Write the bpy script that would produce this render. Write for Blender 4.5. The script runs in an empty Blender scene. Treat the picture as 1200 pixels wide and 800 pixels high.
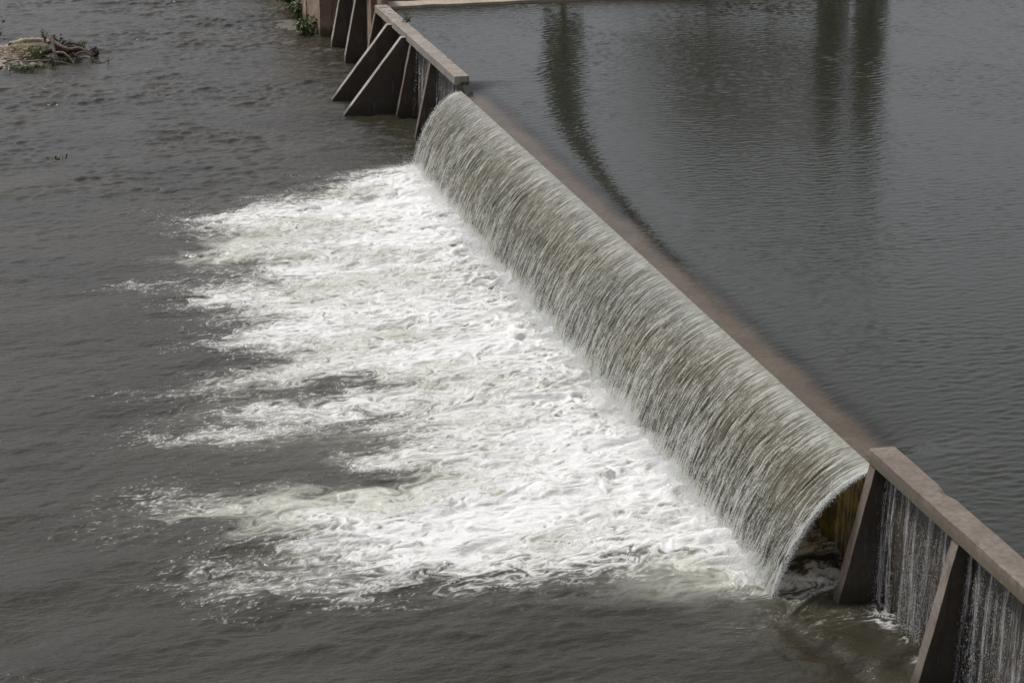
import bpy, bmesh, math, random
import numpy as np
from mathutils import Vector, noise as mnoise, Matrix
random.seed(7)
RNG = np.random.default_rng(11)
S = bpy.context.scene
C = S.collection
R = math.radians

# ------------------------------------------------------------------ camera, sky, sun, exposure
cd = bpy.data.cameras.new('camera')
cam = bpy.data.objects.new('camera', cd); C.objects.link(cam)
cam.location = (-16.2, 0.0, 18.1)
cam.rotation_euler = (R(90 - 18.8), 0, R(-14.2))
cd.sensor_width = 36.0
cd.lens = 2470.0 / 1200.0 * 36.0
cd.clip_start = 0.5; cd.clip_end = 3000
S.camera = cam

SUN_EL, SUN_AZ = R(58), R(-40)          # azimuth measured from +Y towards +X
w = bpy.data.worlds.new('World'); S.world = w; w.use_nodes = True
nt = w.node_tree; nt.nodes.clear()
sky = nt.nodes.new('ShaderNodeTexSky'); sky.sky_type = 'NISHITA'; sky.sun_disc = False
sky.sun_elevation = SUN_EL; sky.sun_rotation = SUN_AZ
sky.air_density = 1.0; sky.dust_density = 4.0; sky.ozone_density = 1.0
hs = nt.nodes.new('ShaderNodeHueSaturation'); hs.inputs['Saturation'].default_value = 0.16
# thin broken overcast: soft cloud noise over the whole dome
tc = nt.nodes.new('ShaderNodeTexCoord')
cn = nt.nodes.new('ShaderNodeTexNoise'); cn.inputs['Scale'].default_value = 2.2; cn.inputs['Detail'].default_value = 5
cr = nt.nodes.new('ShaderNodeMapRange'); cr.inputs['From Min'].default_value = .3; cr.inputs['From Max'].default_value = .7
cr.inputs['To Min'].default_value = .8; cr.inputs['To Max'].default_value = 1.2
mx = nt.nodes.new('ShaderNodeMix'); mx.data_type = 'RGBA'; mx.blend_type = 'MULTIPLY'; mx.inputs['Factor'].default_value = 1
bg = nt.nodes.new('ShaderNodeBackground'); bg.inputs['Strength'].default_value = 0.112
wo = nt.nodes.new('ShaderNodeOutputWorld')
nt.links.new(sky.outputs[0], hs.inputs['Color'])
nt.links.new(tc.outputs['Generated'], cn.inputs['Vector'])
nt.links.new(cn.outputs['Fac'], cr.inputs['Value'])
tint = nt.nodes.new('ShaderNodeMix'); tint.data_type = 'RGBA'; tint.blend_type = 'MULTIPLY'; tint.inputs['Factor'].default_value = 1
tint.inputs['B'].default_value = (.975, .975, 1.045, 1)          # cool grey of a thin overcast
nt.links.new(hs.outputs[0], tint.inputs['A'])
nt.links.new(tint.outputs['Result'], mx.inputs['A']); nt.links.new(cr.outputs[0], mx.inputs['B'])
nt.links.new(mx.outputs['Result'], bg.inputs['Color']); nt.links.new(bg.outputs[0], wo.inputs['Surface'])

sd = bpy.data.lights.new('sun', 'SUN'); sd.energy = 2.3; sd.angle = R(12); sd.color = (1.0, .96, .9)
sun = bpy.data.objects.new('sun', sd); C.objects.link(sun)
dvec = Vector((math.sin(SUN_AZ) * math.cos(SUN_EL), math.cos(SUN_AZ) * math.cos(SUN_EL), math.sin(SUN_EL)))
sun.rotation_euler = dvec.to_track_quat('Z', 'Y').to_euler()
S.view_settings.view_transform = 'Standard'; S.view_settings.look = 'None'
S.view_settings.exposure = 0.0; S.view_settings.gamma = 1.0
S.view_settings.use_curve_mapping = False
S.render.engine = 'CYCLES'
S.cycles.volume_bounces = 4

# ------------------------------------------------------------------ measures (metres; z = 0 is the lower water)
ZU = 2.90            # upper water
Z_LIP = 2.60
YN, YF = 34.86, 71.05   # weir opening along Y
CAP_T, CAP_B = 3.10, 2.80

# ------------------------------------------------------------------ helpers
def tag(o, label=None, cat=None, group=None, kind=None):
    if label: o['label'] = label
    if cat: o['category'] = cat
    if group: o['group'] = group
    if kind: o['kind'] = kind
    return o

def empty(name, loc=(0, 0, 0)):
    o = bpy.data.objects.new(name, None); C.objects.link(o); o.location = loc; return o

def link(name, me, mat, parent=None):
    o = bpy.data.objects.new(name, me); C.objects.link(o)
    if mat: me.materials.clear(); me.materials.append(mat)
    if parent: o.parent = parent; o.matrix_parent_inverse = Matrix.Translation(-Vector(parent.location))
    return o

def npmesh(name, co, faces, smooth=True, attrs=None, uv=None):
    """co (N,3) float, faces (M,k) int with k 3 or 4"""
    me = bpy.data.meshes.new(name)
    n, (m, k) = len(co), faces.shape
    me.vertices.add(n); me.vertices.foreach_set('co', np.ascontiguousarray(co, dtype=np.float32).ravel())
    me.loops.add(m * k); me.loops.foreach_set('vertex_index', faces.astype(np.int32).ravel())
    me.polygons.add(m); me.polygons.foreach_set('loop_start', np.arange(0, m * k, k, dtype=np.int32))
    me.polygons.foreach_set('use_smooth', np.full(m, smooth))
    me.update(calc_edges=True)
    for a, v in (attrs or {}).items():
        at = me.attributes.new(a, 'FLOAT', 'POINT'); at.data.foreach_set('value', v.astype(np.float32).ravel())
    if uv is not None:
        l = me.uv_layers.new(name='UVMap')
        l.data.foreach_set('uv', uv[faces.ravel()].astype(np.float32).ravel())
    return me

def gridfaces(nx, ny):
    i = np.arange(nx - 1)[:, None]; j = np.arange(ny - 1)[None, :]
    a = i * ny + j
    return np.stack([a, a + ny, a + ny + 1, a + 1], -1).reshape(-1, 4)

class Tile:
    """periodic band-limited random field, sampled bilinearly in metres"""
    def __init__(s, L, n, lmin, lmax, p, ax=1., ay=1., seed=0, direc=None, ridge=False):
        g = np.random.default_rng(seed).standard_normal((n, n))
        k = 2 * np.pi * np.fft.fftfreq(n, L / n)
        kx, ky = np.meshgrid(k, k, indexing='ij')
        kk = np.hypot(kx * ax, ky * ay) + 1e-6
        k0, k1 = 2 * np.pi / lmax, 2 * np.pi / lmin
        a = kk ** -p * (1 - np.exp(-(kk / k0) ** 4)) * np.exp(-(kk / k1) ** 2)
        if direc is not None:
            ang, spread = direc
            c = np.abs(np.cos(np.arctan2(ky, kx) - ang))
            a = a * c ** spread
        a[0, 0] = 0
        f = np.fft.ifft2(np.fft.fft2(g) * a).real
        s.a = (f / f.std()).astype(np.float32); s.L = L; s.n = n
    def __call__(s, x, y):
        u = (x / s.L * s.n) % s.n; v = (y / s.L * s.n) % s.n
        i = np.floor(u).astype(np.int32); j = np.floor(v).astype(np.int32)
        fu = (u - i).astype(np.float32); fv = (v - j).astype(np.float32)
        i %= s.n; j %= s.n; i1 = (i + 1) % s.n; j1 = (j + 1) % s.n
        A = s.a
        return (A[i, j] * (1 - fu) + A[i1, j] * fu) * (1 - fv) + (A[i, j1] * (1 - fu) + A[i1, j1] * fu) * fv
    def grad(s):
        h = s.L / s.n
        gx = Tile.__new__(Tile); gy = Tile.__new__(Tile)
        gx.a = (np.roll(s.a, -1, 0) - np.roll(s.a, 1, 0)) / (2 * h); gy.a = (np.roll(s.a, -1, 1) - np.roll(s.a, 1, 1)) / (2 * h)
        gx.L = gy.L = s.L; gx.n = gy.n = s.n
        return gx, gy

def sstep(a, b, x):
    t = np.clip((x - a) / (b - a), 0, 1); return t * t * (3 - 2 * t)

def spaced(segments):
    """list of (start, end, step_start, step_end) -> 1D coordinates"""
    out = []
    for a, b, s0, s1 in segments:
        x = a; d = 1 if b > a else -1
        while (b - x) * d > 1e-6:
            out.append(x); f = (x - a) / (b - a); x += d * (s0 + (s1 - s0) * f)
    out.append(segments[-1][1])
    return np.array(out)

# ------------------------------------------------------------------ materials
def mat(name):
    m = bpy.data.materials.new(name); m.use_nodes = True
    t = m.node_tree; b = t.nodes['Principled BSDF']; return m, t, b
def N(t, kind, **kw):
    n = t.nodes.new('ShaderNode' + kind)
    for k, v in kw.items():
        if hasattr(n, k): setattr(n, k, v)
        else: n.inputs[k].default_value = v
    return n
def L(t, a, b): t.links.new(a, b)
def coords(t, scale=(1, 1, 1), what='Object', rot=(0, 0, 0)):
    c = N(t, 'TexCoord'); m = N(t, 'Mapping'); m.inputs['Scale'].default_value = scale; m.inputs['Rotation'].default_value = rot
    L(t, c.outputs[what], m.inputs['Vector']); return m.outputs[0]
def noise(t, vec, scale, detail=4, rough=.55, dist=0.):
    n = N(t, 'TexNoise'); n.inputs['Scale'].default_value = scale; n.inputs['Detail'].default_value = detail
    n.inputs['Roughness'].default_value = rough; n.inputs['Distortion'].default_value = dist
    if vec is not None: L(t, vec, n.inputs['Vector'])
    return n.outputs['Fac']
def ramp(t, fac, a, b, lo=0., hi=1., smooth=True):
    n = N(t, 'MapRange'); n.interpolation_type = 'SMOOTHSTEP' if smooth else 'LINEAR'
    n.inputs['From Min'].default_value = a; n.inputs['From Max'].default_value = b
    n.inputs['To Min'].default_value = lo; n.inputs['To Max'].default_value = hi
    L(t, fac, n.inputs['Value']); return n.outputs[0]
def math_(t, op, a, b):
    n = N(t, 'Math', operation=op)
    for i, v in enumerate((a, b)):
        if isinstance(v, (int, float)): n.inputs[i].default_value = v
        else: L(t, v, n.inputs[i])
    return n.outputs[0]
def mix(t, fac, a, b):
    n = N(t, 'Mix', data_type='RGBA')
    for k, v in (('Factor', fac), ('A', a), ('B', b)):
        if isinstance(v, (int, float)): n.inputs[k].default_value = v
        elif isinstance(v, tuple): n.inputs[k].default_value = (*v, 1)
        else: L(t, v, n.inputs[k])
    return n.outputs['Result']
def attr(t, name):
    n = N(t, 'Attribute'); n.attribute_name = name; return n.outputs['Fac']
def bump(t, h, strength, dist, nrm=None):
    n = N(t, 'Bump'); n.inputs['Strength'].default_value = strength; n.inputs['Distance'].default_value = dist
    L(t, h, n.inputs['Height'])
    if nrm is not None: L(t, nrm, n.inputs['Normal'])
    return n.outputs[0]

def concrete(name, base, stain, wet=0.0, tint=None, seed=0.0):
    """weathered board-marked concrete; stain = colour of vertical run-off marks"""
    m, t, b = mat(name)
    v = coords(t, (1, 1, 1)); v2 = coords(t, (3, 3, .35))
    n1 = noise(t, v, .9 + seed, 6, .6); n2 = noise(t, v, 9, 5, .65); n3 = noise(t, v2, 2.0, 5, .6); n4 = noise(t, v, 60, 3, .6)
    c = mix(t, ramp(t, n1, .35, .68), tuple(x * .78 for x in base), tuple(min(1, x * 1.18) for x in base))
    c = mix(t, ramp(t, n2, .42, .7, 0, .55), c, tuple(x * .55 for x in base))
    c = mix(t, ramp(t, n3, .48, .66, 0, .8), c, stain)
    if tint: c = mix(t, ramp(t, noise(t, v, 1.7, 4), .45, .6, 0, .85), c, tint)
    # algae and damp: under the arris of the cap, and a tide line above the lower water
    gz = N(t, 'SeparateXYZ'); tcx = N(t, 'TexCoord'); L(t, tcx.outputs['Object'], gz.inputs[0])
    zz = math_(t, 'ADD', gz.outputs['Z'], math_(t, 'MULTIPLY', math_(t, 'SUBTRACT', n3, .5), .9))
    c = mix(t, ramp(t, zz, .15, .45, .75, 0), c, (.045, .04, .025))
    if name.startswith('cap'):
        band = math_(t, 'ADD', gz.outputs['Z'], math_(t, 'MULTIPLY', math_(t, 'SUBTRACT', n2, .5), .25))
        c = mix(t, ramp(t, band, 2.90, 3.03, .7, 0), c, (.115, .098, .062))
    # pale lime runs
    lm = noise(t, coords(t, (7, 7, .5)), 1.6, 4, .6)
    c = mix(t, ramp(t, lm, .62, .74, 0, .35), c, (.42, .39, .34))
    L(t, c, b.inputs['Base Color'])
    rr = ramp(t, n2, .3, .7, .85 - .5 * wet, .95 - .45 * wet); L(t, rr, b.inputs['Roughness'])
    h = math_(t, 'ADD', math_(t, 'MULTIPLY', n2, .7), math_(t, 'MULTIPLY', n4, .3))
    L(t, bump(t, h, .6, .02), b.inputs['Normal'])
    return m

M = {}
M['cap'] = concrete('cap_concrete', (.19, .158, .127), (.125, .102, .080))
M['cap_far'] = concrete('pale_cap_concrete', (.29, .257, .22), (.21, .185, .15))
M['buttress'] = concrete('buttress_concrete', (.20, .165, .135), (.11, .085, .065), .2)
M['shaded_wet_side'] = concrete('shaded_wet_concrete', (.085, .070, .056), (.045, .036, .028), .5, (.07, .048, .028))  # darker wet copy of the buttress concrete, flank shade put into its colour
M['butt_big'] = concrete('pale_buttress_concrete', (.33, .30, .265), (.22, .19, .16), .1, seed=.4)
M['slab'] = concrete('wet_slab_concrete', (.066, .056, .045), (.032, .028, .023), .7, (.06, .046, .024))
M['slab_algae'] = concrete('ochre_stained_slab', (.13, .10, .04), (.08, .06, .025), .6, (.36, .26, .04))
M['crest'] = concrete('crest_concrete', (.225, .20, .168), (.185, .163, .136), .2)
M['stone'] = concrete('rough_wall', (.30, .215, .15), (.15, .10, .07), seed=1.3)
M['ledge'] = concrete('sandy_ledge', (.42, .35, .27), (.30, .24, .18))
M['panel'] = concrete('bank_wall_concrete', (.22, .17, .125), (.13, .10, .075))

def plain(name, c1, c2, scale=6, rough=.8, bmp=.4):
    m, t, b = mat(name); v = coords(t)
    n = noise(t, v, scale, 5); L(t, mix(t, ramp(t, n, .35, .65), c1, c2), b.inputs['Base Color'])
    b.inputs['Roughness'].default_value = rough
    L(t, bump(t, n, bmp, .02), b.inputs['Normal']); return m
M['driftwood'] = plain('driftwood', (.10, .076, .056), (.20, .157, .12), 12)
M['palewood'] = plain('bleached_log', (.30, .24, .16), (.46, .39, .28), 5)
M['darkwood'] = plain('wet_wood', (.05, .035, .025), (.10, .075, .05), 10)
M['rock'] = plain('dark_rock', (.04, .035, .03), (.09, .08, .07), 5)
M['gravel'] = plain('gravel', (.22, .18, .15), (.36, .31, .27), 14, .9)
M['silt'] = plain('wet_silt', (.055, .047, .035), (.085, .072, .052), 3, .6, .3)
M['sand'] = plain('sand', (.34, .29, .22), (.46, .40, .32), 5, .95, .3)
M['soil'] = plain('bank_soil', (.10, .085, .05), (.16, .13, .085), 3, .95)
M['bark'] = plain('bark', (.05, .04, .03), (.09, .075, .055), 8)
def leafmat(name, c1, c2):
    m, t, b = mat(name); v = coords(t)
    n = noise(t, v, 1.6, 3); L(t, mix(t, ramp(t, n, .35, .65), c1, c2), b.inputs['Base Color'])
    b.inputs['Roughness'].default_value = .6; return m
M['leaf_dark'] = leafmat('cypress_leaf', (.02, .03, .012), (.045, .06, .022))
M['leaf'] = leafmat('broad_leaf', (.03, .045, .015), (.07, .085, .03))
M['grass'] = leafmat('grass_blade', (.06, .09, .025), (.13, .16, .05))
M['shrub'] = leafmat('shrub_leaf', (.045, .075, .02), (.10, .13, .04))

# --- lower river: murky water with aerated plumes and surface foam
def river_material():
    m, t, b = mat('river_water')
    foam, aer, chop = attr(t, 'foam'), attr(t, 'aer'), attr(t, 'chop')
    v = coords(t, (.8, 1.0, 1)); vs = coords(t, (.45, 1.2, 1))
    big = noise(t, coords(t, (.12, .3, 1)), 1, 3)
    murk = mix(t, ramp(t, big, .3, .7), (.030, .0275, .0185), (.045, .041, .028))
    c = mix(t, ramp(t, aer, .0, 1.), murk, (.56, .57, .485))
    # lacy breakup at centimetre scale
    n1 = noise(t, vs, 10, 5, .78, .6); n2 = noise(t, v, 30, 3, .75)
    brk = math_(t, 'ADD', math_(t, 'MULTIPLY', n1, .6), math_(t, 'MULTIPLY', n2, .4))
    k = math_(t, 'ADD', foam, math_(t, 'MULTIPLY', math_(t, 'SUBTRACT', brk, .5), 1.5))
    fm = ramp(t, k, .12, 1.08)
    fm = math_(t, 'MULTIPLY', fm, ramp(t, foam, .05, .40))
    fm = math_(t, 'MULTIPLY', fm, ramp(t, aer, .0, .75, .50, 1.))
    c = mix(t, fm, c, (.795, .795, .77))
    L(t, c, b.inputs['Base Color'])
    L(t, ramp(t, fm, 0, 1, .07, .65), b.inputs['Roughness'])
    b.inputs['IOR'].default_value = 1.33
    r1 = noise(t, coords(t, (.45, 1, 1)), 5.5, 3, .55); r2 = noise(t, coords(t, (.6, 1, 1)), 17, 3, .5)
    hw = math_(t, 'ADD', math_(t, 'MULTIPLY', r1, .8), math_(t, 'MULTIPLY', r2, .16))
    h = math_(t, 'ADD', math_(t, 'MULTIPLY', hw, .06), math_(t, 'MULTIPLY', math_(t, 'MULTIPLY', brk, fm), .036))
    L(t, bump(t, h, 1.0, 1.0), b.inputs['Normal'])
    return m
M['river'] = river_material()

# --- upper pond: turbid water, the crest showing through where it runs thin
def pond_material():
    m, t, b = mat('pond_water')
    sh = attr(t, 'shallow')
    b.inputs['Base Color'].default_value = (.028, .030, .021, 1)
    b.inputs['IOR'].default_value = 1.33; b.inputs['Roughness'].default_value = .10
    r1 = noise(t, coords(t, (.35, 1, 1)), 6.5, 3, .5, .3); r2 = noise(t, coords(t, (.5, 1, 1)), 20, 2, .5)
    h = math_(t, 'ADD', math_(t, 'MULTIPLY', r1, .013), math_(t, 'MULTIPLY', r2, .003))
    nb = bump(t, h, 1.0, 1.0); L(t, nb, b.inputs['Normal'])
    tr = N(t, 'BsdfTransparent'); tr.inputs['Color'].default_value = (.72, .68, .62, 1)
    gl = N(t, 'BsdfGlossy'); gl.inputs['Roughness'].default_value = .08; L(t, nb, gl.inputs['Normal'])
    fr = N(t, 'Fresnel'); fr.inputs['IOR'].default_value = 1.33; L(t, nb, fr.inputs['Normal'])
    thin = N(t, 'MixShader'); L(t, fr.outputs[0], thin.inputs[0]); L(t, tr.outputs[0], thin.inputs[1]); L(t, gl.outputs[0], thin.inputs[2])
    ms = N(t, 'MixShader'); L(t, sh, ms.inputs[0]); L(t, b.outputs[0], ms.inputs[1]); L(t, thin.outputs[0], ms.inputs[2])
    L(t, ms.outputs[0], t.nodes['Material Output'].inputs['Surface'])
    return m
M['pond'] = pond_material()

# --- falling sheet
def nappe_material():
    m, t, b = mat('falling_water')
    wh, sfall = attr(t, 'white'), attr(t, 'fall')
    u = N(t, 'UVMap'); 
    def uvn(sx, sy, sc, det=3, rough=.6, dist=.2):
        mp = N(t, 'Mapping'); mp.inputs['Scale'].default_value = (sx, sy, 1); L(t, u.outputs[0], mp.inputs['Vector'])
        return noise(t, mp.outputs[0], sc, det, rough, dist)
    f1 = uvn(24, 1.0, 1, 2, .6, .1); f2 = uvn(60, 7.0, 1, 2, .7, .1); f3 = uvn(48, 26, 1, 2, .6, 0.)
    fine = math_(t, 'ADD', math_(t, 'MULTIPLY', f1, .62), math_(t, 'MULTIPLY', f2, .38))
    k = math_(t, 'ADD', wh, math_(t, 'MULTIPLY', math_(t, 'SUBTRACT', fine, .5), ramp(t, sfall, .0, .13, .7, 2.7)))
    k = math_(t, 'ADD', k, math_(t, 'MULTIPLY', math_(t, 'MULTIPLY', math_(t, 'SUBTRACT', f3, .5), ramp(t, sfall, .05, .4)), 1.5))
    fac = ramp(t, k, .25, .95)
    big = uvn(.25, .5, 1, 3)
    dark = mix(t, ramp(t, big, .4, .62), (.118, .104, .064), (.092, .090, .064))
    c = mix(t, fac, dark, (.58, .59, .53))
    L(t, c, b.inputs['Base Color'])
    L(t, ramp(t, fac, 0, 1, .12, .45), b.inputs['Roughness']); b.inputs['IOR'].default_value = 1.33
    h = math_(t, 'ADD', math_(t, 'MULTIPLY', f2, .02), math_(t, 'MULTIPLY', math_(t, 'MULTIPLY', f3, sfall), .03))
    nb = bump(t, h, .8, 1.0); L(t, nb, b.inputs['Normal'])
    tl = N(t, 'BsdfTranslucent'); L(t, mix(t, fac, (.34, .26, .10), (.6, .58, .5)), tl.inputs['Color'])
    ms = N(t, 'MixShader'); ms.inputs[0].default_value = .22; L(t, b.outputs[0], ms.inputs[1]); L(t, tl.outputs[0], ms.inputs[2])
    L(t, ms.outputs[0], t.nodes['Material Output'].inputs['Surface'])
    return m
M['nappe'] = nappe_material()
m, t, b = mat('spray'); b.inputs['Base Color'].default_value = (.82, .83, .83, 1); b.inputs['Roughness'].default_value = .25; b.inputs['IOR'].default_value = 1.33
M['spray'] = m
m, t, b = mat('drip'); b.inputs['Base Color'].default_value = (.42, .42, .42, 1); b.inputs['Roughness'].default_value = .12; b.inputs['IOR'].default_value = 1.33
M['drip'] = m

# ------------------------------------------------------------------ nappe profile
G = 9.81; X_LIP = -.08; T_END = .65; THROW = 1.92; W0 = .8
def nappe_pt(tt):                       # seconds after the lip: flung out, then slowed by the air and dropping
    q = tt / T_END
    return X_LIP - THROW * (1.22 * q - .22 * q ** 3), Z_LIP - W0 * tt - .5 * G * tt * tt
def nappe_vel(tt):
    q = tt / T_END
    return -THROW / T_END * (1.22 - .66 * q * q), -(W0 + G * tt)
FOOT_X = -1.75

# ------------------------------------------------------------------ lower river
FOAM_POLY = np.array([(-1.2, 70.8), (-2.4, 70.1), (-3.7, 69.9), (-4.9, 69.5), (-6.7, 67.7), (-7.4, 66.6), (-8.6, 66.3), (-9.9, 65.2),
 (-9.6, 62.9), (-11.2, 61.8), (-9.7, 60.0), (-11.0, 58.0), (-9.9, 56.8), (-9.5, 55.3), (-10.2, 53.7), (-9.2, 52.2), (-11.0, 50.7),
 (-11.8, 49.7), (-10.3, 49.6), (-8.1, 49.7), (-9.8, 48.0), (-12.2, 47.0), (-10.0, 46.8), (-8.1, 46.9), (-8.0, 45.6), (-8.7, 44.2),
 (-8.7, 43.0), (-10.8, 43.2), (-12.7, 42.5), (-11.6, 41.5), (-11.2, 40.2), (-11.6, 38.5), (-10.6, 38.3), (-9.6, 38.6), (-8.7, 38.2),
 (-6.7, 37.6), (-5.0, 37.4), (-3.4, 37.3), (-2.3, 36.0), (-1.2, 35.0)])

def poly_sdf(P, X, Y):
    d = np.full(X.shape, 1e9); ins = np.zeros(X.shape, bool)
    n = len(P)
    for i in range(n):
        a, b_ = P[i], P[(i + 1) % n]; e = b_ - a
        wx, wy = X - a[0], Y - a[1]
        tt = np.clip((wx * e[0] + wy * e[1]) / (e @ e), 0, 1)
        d = np.minimum(d, np.hypot(wx - tt * e[0], wy - tt * e[1]))
        c = ((a[1] <= Y) & (b_[1] > Y)) | ((b_[1] <= Y) & (a[1] > Y))
        xi = a[0] + (Y - a[1]) / (b_[1] - a[1] + 1e-12) * e[0]
        ins ^= c & (X < xi)
    return np.where(ins, d, -d)

def build_river():
    xs = spaced([(-900, -120, 60, 40), (-120, -40, 30, 4), (-40, -19, 4, .1), (-19, -13, .09, .05), (-13, 0.0, .04, .04)])
    ys = spaced([(-300, 0, 40, 5), (0, 29, 5, .06), (29, 72, .04, .055), (72, 112, .06, .085), (112, 140, .1, 3), (140, 900, 20, 60)])
    nx, ny = len(xs), len(ys)
    X, Y = np.meshgrid(xs, ys, indexing='ij')
    # signed distance on a coarse grid, then sampled
    cx = np.arange(-24, 2, .2); cy = np.arange(28, 80, .2)
    CX, CY = np.meshgrid(cx, cy, indexing='ij'); sd_ = poly_sdf(FOAM_POLY, CX, CY)
    def samp(A, x, y):
        u = np.clip((x - cx[0]) / .2, 0, len(cx) - 1.001); v = np.clip((y - cy[0]) / .2, 0, len(cy) - 1.001)
        i = u.astype(int); j = v.astype(int); fu = u - i; fv = v - j
        return (A[i, j] * (1 - fu) + A[i + 1, j] * fu) * (1 - fv) + (A[i, j + 1] * (1 - fu) + A[i + 1, j + 1] * fu) * fv
    # turbulent back-trace: surface is carried by eddies while it drifts downstream (-X)
    psi = Tile(40, 800, .30, 3.0, 2.2, ax=1.25, ay=.9, seed=3); gx, gy = psi.grad()
    near = (X > -22) & (Y > 26) & (Y < 80)
    px, py = X[near].copy(), Y[near].copy()
    ox, oy = px.copy(), py.copy()
    for k in range(10):
        u = gy(px, py); v = -gx(px, py)
        px -= u * .017; py -= v * .011
    wx, wy = px - ox, py - oy
    dist = samp(sd_, ox + wx * .7, oy + wy * .7)
    lf = Tile(60, 512, 1.0, 8, 1.5, ax=1.9, ay=.8, seed=5)
    fin = Tile(40, 1024, .09, 1.6, .95, ax=1.7, ay=.8, seed=8)
    fin2 = Tile(40, 1024, .10, .9, .9, ax=1.5, ay=.85, seed=9)
    rid = 1 - np.abs(fin(px, py)) * 1.1                    # thin bright filaments
    rid2 = 1 - np.abs(fin2(px + 3, py + 7)) * 1.0
    lfv = lf(px, py)
    dist = dist + .35 + .5 * lf(px + 31, py + 3) * sstep(-4.5, -8, ox) + .35 * (rid - .4)
    firm = np.maximum(sstep(-11, -7, ox) * (1 - sstep(39, 44, oy)), sstep(-6.5, -4, ox) * sstep(64, 68, oy))
    bias = np.clip(dist / (2.6 - 1.7 * firm), -1.2, 1.0)
    foot = np.exp(-np.clip(-2.0 - ox, 0, 50) / 1.3) * sstep(34.9, 35.8, oy) * (1 - sstep(70.2, 71.2, oy))   # boiling strip under the sheet
    f = .40 + bias * .36 + lfv * .21 + (rid - .35) * .24 + (rid2 - .35) * .22 + foot * .75
    ew = (1 - sstep(-.4, 2.2, dist)) * (1 - firm)
    lace = .78 * np.clip(rid, 0, 1) ** 5 + .34 * np.clip(rid2, 0, 1) ** 4 + .20 * lfv + .30 * bias + .10
    f = f * (1 - ew) + ew * lace
    f -= .22 * sstep(.0, 1.3, -dist)
    foam = np.clip(f, 0, 1.25)
    # splash lines where the leaks land at the foot of the near face, and under the open end of the fall
    sp = 1.5 * np.exp(-((ox + .24) / .26) ** 2) * sstep(27., 27.6, oy) * (1 - sstep(33.9, 34.6, oy)) * (.55 + .5 * lf(px * 2, py * 2))
    sp2 = np.exp(-((ox + .9) / .6) ** 2 - ((oy - 35.6) / .5) ** 2) * .3
    foam = foam * (1 - sstep(1.4, 2.8, -dist)) + np.clip(sp + sp2, 0, 1) * np.clip(.2 + rid, 0, 1)
    a = .30 + bias * .72 + lf(px + 20, py + 9) * .16
    a = np.maximum(a, .34 + .12 * lfv) * sstep(-2.0, 1.3, dist) * (.80 + .25 * rid2)
    # greenish bubble plumes slipping out at both ends of the fall
    a += .50 * np.exp(-((ox + .5 * wx + 3.3) / 1.7) ** 2 - ((oy + .5 * wy - 36.3) / .9) ** 2) + .8 * np.exp(-((ox + 2.4) / .8) ** 2 - ((oy - 70.6) / .7) ** 2)
    a += .12 * np.exp(-((ox + 9.5) / 3.0) ** 2 - ((oy - 46.) / 3.) ** 2)
    aer = np.clip(a, 0, 1)
    FO = np.zeros(X.shape); AE = np.zeros(X.shape); FO[near] = foam; AE[near] = aer
    # heights
    fadeout = sstep(-40, -22, X) * sstep(10, 27, Y) * (1 - sstep(114, 130, Y))
    w1 = Tile(48, 1024, .30, 1.5, 2.0, seed=21, direc=(math.pi / 2 - .15, 4.0))
    w2 = Tile(36, 1024, .16, .7, 1.9, seed=22, direc=(math.pi / 2 + .25, 1.6))
    w3 = Tile(80, 512, 3., 14, 1.5, seed=23)
    patch = .65 + .35 * np.tanh(w3(X, Y) * 1.0)
    wl = Tile(60, 800, 1.0, 4.5, 2.0, seed=24, direc=(math.pi / 2 + .1, 2.0))
    H = (w1(X, Y) * .011 + w2(X, Y) * .0062) * patch
    H += (.030 * w1(Y * .8, X * .8 + 7) + .016 * w2(X * .6 + 4, Y * .6)) * np.exp(-((X + .5) / 3.2) ** 2 - ((Y - 33.) / 3.2) ** 2)
    H = H * (1 + 1.6 * sstep(60, 85, Y)) + wl(X, Y) * (.020 + .016 * (1 - sstep(38, 48, Y)))
    turb = Tile(40, 1024, .10, 1.6, 1.45, ax=1.4, ay=.85, seed=31)
    lump = Tile(30, 1024, .14, .6, 1.5, seed=32)
    tv = turb(px, py); lv = lump(px, py)
    env = sstep(-1.6, 1.8, dist)
    h2 = env * (tv * .015 + (rid - .4) * .002 + lf(px + 5, py) * .060) + foot * (lv * .030 + tv * .034 + .10) + np.clip(FO[near], 0, 1) * .02
    # curved ripples spreading off the turbulent edge
    out = np.clip(-samp(sd_, ox, oy), 0, 99); rip = Tile(30, 256, 1.5, 6, 1.3, seed=35)
    ring = np.sin(2 * np.pi * out / (.75 + .03 * out) + 1.6 * rip(ox, oy)) * np.exp(-out / 3.5) * sstep(.2, 1.0, out) * (.5 + .5 * np.tanh(rip(ox + 9, oy)))
    H[near] = H[near] * (1 - .6 * env) + h2 + ring * .013
    H *= fadeout
    # swell off the near end of the fall, fanning into the calm corner
    co = np.stack([X, Y, H], -1).reshape(-1, 3)
    me = npmesh('river', co, gridfaces(nx, ny), True, {'foam': FO, 'aer': AE, 'chop': patch})
    o = link('river', me, M['river']); tag(o, 'murky grey brown river below the weir with white foam', kind='structure')
    print('river verts', nx * ny)
    return o
build_river()

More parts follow.
